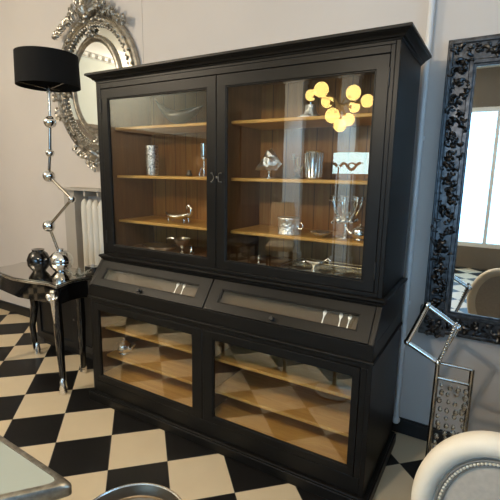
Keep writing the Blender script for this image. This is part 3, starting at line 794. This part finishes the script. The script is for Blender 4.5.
mb = MB(); mb.lathe([(.232, -.235), (.225, .0), (.222, .0), (.229, -.235), (.232, -.235)], (-2.655, .10, 2.552), 48)
mb.build('shade', M['shade'], t)
mb = MB()
for k in range(3):
    a = 2 * PI * k / 3; mb.tube([(-2.655, .10, 2.30), (-2.655 + .2265 * math.cos(a), .10 + .2265 * math.sin(a), 2.335)], .003, 6)
mb.lathe([(.001, 0), (.02, .0), (.02, .06), (.001, .06)], (-2.66, .10, 2.27), 14)
mb.build('shade_fitting', M['smoke_chrome'], t)
# star-shaped dish behind the lamp foot
mb = MB(); r_in, r_out, zc = .06, .15, CT + .04
for s_ in (1,):
    pts_t, pts_b = [], []
    for k in range(12):
        a = 2 * PI * k / 12 + .12; r = r_out if k % 2 == 0 else r_in
        z = CT + (.075 if k % 2 == 0 else .035)
        pts_t.append((-2.55 + r * math.cos(a), .03 + r * .62 * math.sin(a), z + .006)); pts_b.append((-2.55 + r * .97 * math.cos(a), .03 + r * .6 * math.sin(a), z - .002))
    ct = mb.b.verts.new((-2.55, .03, CT + .012)); cb = mb.b.verts.new((-2.55, .03, CT + .002))
    T_ = [mb.b.verts.new(p) for p in pts_t]; Bv = [mb.b.verts.new(p) for p in pts_b]
    for k in range(12):
        j = (k + 1) % 12
        mb.b.faces.new((ct, T_[k], T_[j])); mb.b.faces.new((cb, Bv[j], Bv[k])); mb.b.faces.new((T_[k], Bv[k], Bv[j], T_[j]))
STAR = mb
# black block on the console, next to the cabinet
mb = MB(); mb.box(-2.40, -2.285, .135, .215, CT + .0018, CT + .068)
tag(mb.build('display_block', M['gloss_black'], bevel=.004), 'low black block on the console table beside the cabinet', 'block')
mb = MB(); mb.lathe([(.001, .001), (.05, .001), (.085, .05), (.09, .10), (.07, .15), (.045, .17), (.05, .185), (.04, .185), (.001, .17)], (-2.80, .0, CT + .001), 28)
tag(mb.build('black_vase', M['gloss_black']), 'squat glossy black vase on the console left of the lamp foot', 'vase')

# ------------------------------------------------------------------ front left: glass table and round tray table
t = thing('glass_table', 'low table with rounded silver edge and pale glass top', 'table', (-1.22, -1.32, 0))
c0 = Vector((-.845, -1.150)); e1 = Vector((-.995, .04)).normalized(); e2 = Vector((-.50, -.62)).normalized()
def gt_outline(z, g):
    L1, L2 = .75, .48
    P = [c0, c0 + e1 * L1, c0 + e1 * L1 + e2 * L2, c0 + e2 * L2]
    cen = sum(P, Vector((0, 0))) / 4; out = []
    for i in range(4):
        p = P[i]; a = (P[i - 1] - p).normalized(); b_ = (P[(i + 1) % 4] - p).normalized(); rr = .05
        p = p + (a + b_) * g
        for k in range(6):
            s_ = k / 5; q = p + a * rr * (1 - s_) ** 2 + b_ * rr * s_ ** 2
            out.append((q.x, q.y, z))
    return out
mb = MB(); mb.loft([gt_outline(.435, .012), gt_outline(.445, 0), gt_outline(.480, 0), gt_outline(.492, .008), gt_outline(.496, .020), gt_outline(.496, .036), gt_outline(.488, .040)]); mb.build('rim', M['old_silver'], t)
mb = MB(); mb.loft([gt_outline(.488, .038), gt_outline(.4945, .038)]); mb.build('glass_top', M['table_glass'], t)
for fa_, fb in ((.07, .06), (.68, .06), (.07, .42), (.68, .42)):
    q = c0 + e1 * fa_ + e2 * fb
    mb = MB(); mb.lathe([(.001, .0012), (.022, .0012), (.026, .02), (.016, .05), (.018, .3), (.026, .37), (.020, .40), (.03, .436)], (q.x, q.y, 0), 16); mb.build('leg', M['old_silver'], t)
t = thing('tray_table', 'round tray side table with raised bronze-grey metal rim', 'table', (-.516, -1.19, 0))
mb = MB(); mb.lathe([(.001, .446), (.180, .446), (.190, .452), (.197, .500), (.1955, .503), (.1925, .500), (.182, .462), (.174, .457), (.001, .456)], (-.516, -1.19, 0), 64); mb.build('tray_top', M['bronze'], t)
mb = MB(); mb.lathe([(.001, .4562), (.172, .4562), (.172, .4590), (.001, .4590)], (-.516, -1.19, 0), 64); mb.build('tray_floor', M['tray_floor'], t)
mb = MB(); mb.lathe([(.192, .4965), (.1985, .4975), (.1995, .5015), (.1975, .5045), (.193, .5045), (.190, .501), (.192, .4965)], (-.516, -1.19, 0), 64); mb.build('tray_rim', M['silver'], t)
mb = MB(); mb.lathe([(.001, .0012), (.15, .0012), (.15, .010), (.05, .025), (.018, .06), (.015, .40), (.04, .446)], (-.516, -1.19, 0), 32); mb.build('pedestal', M['old_silver'], t)

# ------------------------------------------------------------------ right: framed wall mirror, chrome stand, cream chair
t = thing('wall_mirror', 'tall wall mirror in heavily carved dark silver frame at the right', 'mirror', (.66, .6, .74))
x0, x1, z0_, z1_ = .115, 1.22, .74, 2.42
yw = YB
mb = MB(); mb.frame((x0, x1, z0_, z1_), (x0 + .15, x1 - .15, z0_ + .15, z1_ - .15), yw - .03, yw - .002); mb.frame((x0 + .012, x1 - .012, z0_ + .012, z1_ - .012), (x0 + .03, x1 - .03, z0_ + .03, z1_ - .03), yw - .05, yw - .03); mb.frame((x0 + .115, x1 - .115, z0_ + .115, z1_ - .115), (x0 + .14, x1 - .14, z0_ + .14, z1_ - .14), yw - .045, yw - .03)
mb.build('frame', M['dark_silver'], t, .004)
mb = MB(); mb.box(x0 + .14, x1 - .14, yw - .02, yw - .012, z0_ + .14, z1_ - .14); mb.build('mirror_glass', M['mirror'], t)
mb = MB(); random.seed(21)
def carve(pts):
    mb = MB()
    for px, pz in pts:
        for j in range(4): mb.scroll((px + random.uniform(-.035, .035), yw - .035, pz + random.uniform(-.03, .03)), random.uniform(0, 2 * PI), random.uniform(.035, .055), random.choice((1, -1)), r0=.17)
    mb.build('carving', M['dark_silver'], t)
for xx in (x0 + .07, x1 - .07): carve([(xx, z0_ + .05 + .034 * i) for i in range(int((z1_ - z0_ - .08) / .034))])
for zz in (z0_ + .07, z1_ - .07): carve([(x0 + .16 + .045 * i, zz) for i in range(int((x1 - x0 - .3) / .045))])
for (xx, zz) in ((x0 + .06, z0_ + .05), (x1 - .06, z0_ + .05)):
    mb = MB(); mb.box(xx - .075, xx + .075, yw - .055, yw - .002, zz - .06, zz + .11)
    for j in range(16): mb.scroll((xx + random.uniform(-.06, .06), yw - .058, zz + random.uniform(-.05, .09)), random.uniform(0, 2 * PI), .05, random.choice((1, -1)), r0=.17)
    mb.build('corner_block', M['dark_silver'], t, .006)

# dark cupboard added out of view to block window light at lower right
t = thing('cupboard', 'dark brown cupboard with two doors added at the far right to block light from the high window', 'cupboard', (1.5, -.85, 0))
mb = MB(); mb.box(1.20, 1.80, -1.5, -.2, .0012, 1.42); mb.build('body', M['dark_panel'], t, .004)
mb = MB(); mb.box(1.17, 1.83, -1.53, -.17, 1.42, 1.45); mb.build('top', M['dark_panel'], t, .006)
for a in (-1.47, -.84):
    mb = MB(); mb.frame((a, a + .61, .1, 1.38), (a + .07, a + .54, .18, 1.30), -.018, 0, lambda u, n, v: (1.198 + n, u, v)); d_ = mb.build('door', M['dark_panel'], t, .003)
    mb = MB(); mb.lathe([(.004, 0), (.004, .012), (.012, .018), (.001, .026)], (1.180, a + (.575 if a < -1 else .035), .75), 12, (-1, 0, 0)); mb.build('knob', M['brass'], d_)

# chrome zigzag stand with crystals
t = thing('crystal_lamp', 'chrome stand with angular tube arms and hanging crystals in front of carved mirror', 'lamp', (.30, .2, 0))
Y = .2
A_, B_, C_ = (.186, Y, 1.030), (.104, Y, .812), (.262, Y, .735)
D_ = (.335, Y, .94)
mb = MB(); mb.tube([A_, B_], .0145, 14); mb.tube([B_, C_], .0135, 14); mb.tube([A_, D_], .0125, 14); mb.tube([D_, C_], .010, 12); mb.build('arm', M['chrome'], t)
for p in (A_, B_, C_, D_):
    mb = MB(); mb.ball(p, .0175, 14, 10); mb.build('joint', M['chrome'], t)
mb = MB(); mb.tube([C_, (.262, Y, .62), (.258, Y, .02)], [.011, .013, .012], 12); mb.tube([(.42, Y, .735), (.42, Y, .02)], .012, 12); mb.tube([(.262, Y, .655), (.42, Y, .655)], .010, 12); mb.tube([(.262, Y, .735), (.42, Y, .735)], .008, 10); mb.build('post', M['smoke_chrome'], t)
mb = MB(); mb.box(.22, .47, Y - .10, Y + .10, .0012, .02); mb.build('base_plate', M['smoke_chrome'], t, .004)
random.seed(9)
mb = MB()
for i in range(14): mb.ball((.272 + .055 * i / 13, Y - .02, .755 + .21 * i / 13), .0095, 8, 6)
mb.build('bead_string', M['crystal'], t)
mb = MB()
for row in range(11):
    for c_ in range(4):
        mb.ball((.292 + c_ * .036 + random.uniform(-.006, .006), Y - .02 + random.uniform(-.02, .02), .63 - row * .042), random.uniform(.010, .016), 7, 5, (1, 1, 1.3))
mb.build('crystal_curtain', M['crystal'], t, kind='stuff')

# cream oval-back chair (its back turned to the camera)
t = thing('oval_back_chair', 'cream upholstered oval back chair with grey beaded inset, lower right', 'chair', (.53, -.48, 0))
cc = (.535, -.70, .635); ca, cb_ = .240, .300
mb = MB()
pr = [(math.cos(a) * .036 - .036, math.sin(a) * .042) for a in [2 * PI * k / 16 for k in range(16)]]
mb.ellipse_sweep(cc, ca, cb_, pr, 72); mb.build('back_rim', M['cream'], t)
mb = MB(); mb.ellipse_sweep(cc, ca - .074, cb_ - .074, [(math.cos(a) * .0045, .026 + math.sin(a) * .0045) for a in [2 * PI * k / 8 for k in range(8)]], 72)
mb.ellipse_sweep(cc, ca - .092, cb_ - .092, [(math.cos(a) * .003, .024 + math.sin(a) * .003) for a in [2 * PI * k / 8 for k in range(8)]], 72); mb.build('piping', M['piping'], t)
mb = MB()
for k in range(96):
    a = 2 * PI * k / 96; mb.ball((cc[0] + (ca - .083) * math.cos(a), cc[1] - .026, cc[2] + (cb_ - .083) * math.sin(a)), .0052, 7, 5)
mb.build('bead_trim', M['cream'], t)
mb = MB(); mb.loft([[(cc[0] + a * math.cos(2 * PI * k / 48), cc[1] + y, cc[2] + b_ * math.sin(2 * PI * k / 48)) for k in range(48)] for a, b_, y in ((ca - .04, cb_ - .04, .02), (ca - .05, cb_ - .05, -.018), (ca - .09, cb_ - .09, -.022), (ca - .14, cb_ - .14, -.026))]); mb.build('back_panel', M['panel'], t)
mb = MB(); mb.loft([rrect(.535, -.44, .23, .22, .08, .36), rrect(.535, -.44, .25, .24, .08, .38), rrect(.535, -.44, .25, .24, .08, .43), rrect(.535, -.44, .22, .21, .08, .455)]); mb.build('seat', M['cream'], t, .01)
for sx, sy in ((-1, -1), (1, -1), (-1, 1), (1, 1)):
    x, y = .535 + sx * .19, -.44 + sy * .18
    mb = MB(); mb.lathe([(.001, .0012), (.013, .0012), (.016, .05), (.024, .30), (.028, .365)], (x, y, 0), 14); mb.build('leg', M['cream'], t)
mb = MB()
for sx in (-1, 1): mb.box(.535 + sx * .12 - .02, .535 + sx * .12 + .02, -.715, -.66, .36, .46)
mb.build('back_post', M['cream'], t)

# ------------------------------------------------------------------ lamps of the room: chandelier seen in the glass, added fill lamps
def hang(t, x, y, z0h, mat, r=.006):
    mb = MB(); mb.tube([(x, y, H - .012), (x, y, z0h)], r, 10); mb.build('stem', mat, t)
    mb = MB(); mb.lathe([(.001, 0), (.07, 0), (.065, -.02), (.02, -.035), (.001, -.036)], (x, y, H), 24); mb.build('ceiling_rose', mat, t)
t = thing('chandelier', 'branching brass chandelier with lit yellow opal globes mirrored in the cabinet glass', 'chandelier', (-.83, -1.60, H))
hang(t, -.83, -1.60, 2.24, M['brass'])
GP = [(-.97, -1.5, 2.40, .069), (-.98, -1.68, 2.33, .060), (-.86, -1.5, 2.18, .068), (-.83, -1.62, 2.11, .061), (-.78, -1.69, 2.165, .060), (-.68, -1.48, 2.35, .066), (-.60, -1.62, 2.30, .059), (-.75, -1.75, 2.28, .055), (-1.17, -1.75, 2.41, .056)]
hub = Vector((-.83, -1.60, 2.26))
mb = MB(); mb.ball(hub, .035, 16, 10); mb.build('hub', M['brass'], t)
for gx, gy, gz, gr in GP:
    gr *= .93
    g_ = Vector((gx, gy, gz)); d = (hub - g_).normalized()
    mid = (g_ + d * gr + hub) / 2 + Vector((0, 0, .03))
    arm = MB(); arm.tube([hub, mid, g_ + d * (gr + .012), g_ + d * (gr - .004)], [.006, .006, .012, .016], 10); arm.build('arm', M['brass'], t)
    mb = MB(); mb.ball((gx, gy, gz), gr, 24, 14); mb.build('globe', M['globe'], t)
def pendant(label, x, y, z, watt, r=.11):  # out-of-view pendant, added as warm fill light
    t = thing('fill_pendant', label, 'lamp', (x, y, H), 'added fill pendants')
    hang(t, x, y, z + r - .005, M['brass'])
    mb = MB(); mb.ball((x, y, z), r, 24, 14); mb.build('globe', M['bulb'], t)
    ld = bpy.data.lights.new('fill_pendant_bulb', 'POINT'); ld.energy = watt; ld.color = WARM; ld.shadow_soft_size = .05
    lo = bpy.data.objects.new('fill_pendant_bulb', ld); COL.objects.link(lo); lo.location = (0, 0, z - H); lo.parent = t
pendant('opal globe pendant added as warm fill close to the chandelier in front of the cabinet', -.43, -1.62, 2.36, FILL_PENDANT_W * .66, .085)
pendant('opal globe pendant added as warm fill over the far left of the room', -3.8, -2.7, 3.28, FILL_PENDANT_W * 2.6)

t = thing('added_spot', 'white ceiling spot added to brighten the white posts across the room', 'spotlight', (-2.4, -3.6, H))  # unseen spot, added to light the posts reflected in the glass
mb = MB(); mb.lathe([(.05, -.001), (.05, -.02), (.012, -.022), (.012, -.10)], (-2.4, -3.6, H), 20); mb.build('mount', M['white'], t)
dv_ = Vector((0, -.62, -.78)).normalized()
mb = MB(); mb.lathe([(.001, -.06), (.045, -.06), (.05, .10), (.042, .10), (.038, -.05), (.001, -.05)], (-2.4, -3.63, H - .14), 24, dv_); mb.build('head', M['white'], t)
ld = bpy.data.lights.new('added_spot_bulb', 'SPOT'); ld.energy = 420; ld.color = (.45, .74, 1.0); ld.spot_size = R(70); ld.spot_blend = .5; ld.shadow_soft_size = .04
lo = bpy.data.objects.new('added_spot_bulb', ld); COL.objects.link(lo); lo.parent = t; lo.location = (0, -.10, -.22); lo.rotation_euler = dv_.to_track_quat('-Z', 'Y').to_euler()

# ------------------------------------------------------------------ furniture across the room, mirrored in the glass
t = thing('shaded_lamp', 'lit pale blue drum shade on a slim black floor stand across the room', 'lamp', (-1.62, -4.6, 0))
mb = MB(); mb.lathe([(.30, 1.70), (.30, 2.02), (.296, 2.02), (.296, 1.70), (.30, 1.70)], (-1.62, -4.6, 0), 40); mb.build('shade', M['blue_shade'], t)
mb = MB(); mb.lathe([(.001, .0012), (.16, .0012), (.16, .02), (.02, .035), (.012, .05), (.012, 1.86), (.001, 1.87)], (-1.62, -4.6, 0), 20); mb.tube([(-1.91, -4.6, 1.8), (-1.33, -4.6, 1.8)], .004, 8); mb.build('stand', M['iron'], t)
t = thing('iron_candelabra', 'black wrought iron scroll candelabra standing before the blue lampshade', 'candelabra', (-1.62, -3.95, 0))
mb = MB(); mb.lathe([(.001, .0012), (.15, .0012), (.15, .015), (.02, .03), (.011, .05), (.011, 1.78), (.001, 1.79)], (-1.62, -3.95, 0), 18); mb.build('stand', M['iron'], t)
for sx in (1, -1):
    mb = MB()
    mb.tube([(-1.62 + sx * (.02 + .30 * i / 16), -3.95, 1.80 + .045 * math.sin(i / 16 * 2.6 * PI)) for i in range(17)], .020, 8)
    mb.tube([(-1.62 + sx * (.20 + .06 * math.cos(a)), -3.95, 1.80 + .05 * math.sin(a)) for a in [2 * PI * k / 14 for k in range(12)]], .012, 8)
    mb.lathe([(.001, 0), (.03, .004), (.034, .02), (.001, .02)], (-1.62 + sx * .32, -3.95, 1.84), 12); mb.build('scroll_arm', M['iron'], t)
def tall_chair(label, x, y, rz, mat, h=1.18):
    t = thing('high_back_chair', label, 'chair', (x, y, 0), 'high back chairs across the room')
    Mx = Matrix.Translation((x, y, 0)) @ Matrix.Rotation(rz, 4, 'Z')
    mb = MB(); rings = []
    for i in range(9):
        u = i / 8; z = .45 + (h - .45) * u; wd = .22 + .015 * math.sin(u * PI) - (.03 * max(0, u - .85) / .15)
        rings.append([(wd * math.cos(a), .22 + .05 * u + .045 * math.sin(a) * (1 if abs(math.cos(a)) < .95 else .8), z) for a in [2 * PI * k / 20 for k in range(20)]])
    mb.loft(rings); mb.xform(Mx); mb.build('backrest', mat, t)
    mb = MB(); mb.loft([rrect(0, 0, .23, .24, .06, .38), rrect(0, 0, .24, .25, .06, .40), rrect(0, 0, .24, .25, .06, .46), rrect(0, 0, .21, .22, .06, .49)]); mb.xform(Mx); mb.build('seat', mat, t)
    for sx in (-1, 1):
        for sy in (-1, 1):
            mb = MB(); mb.tube([(sx * .19, sy * .19, .385), (sx * .20, sy * .21, .002)], [.024, .016], 10); mb.xform(Mx); mb.build('leg', M['iron'], t)
tall_chair('tan high back chair mirrored in the right cabinet door', -2.78, -4.45, R(160), M['tan'])
tall_chair('dark high back chair, nearer the tan chair, across the room', -3.55, -4.45, R(170), M['dark_fabric'], 1.1)
tall_chair('dark high back chair farthest left across the room', -4.25, -4.3, R(185), M['dark_fabric'], 1.05)

STAR.xform(Matrix.Translation((0.245, -.03, .0015)))
tag(STAR.build('star_dish', M['dish_glass'], smooth=False), 'pointed star shaped glass dish on the console beside the lamp foot', 'dish')
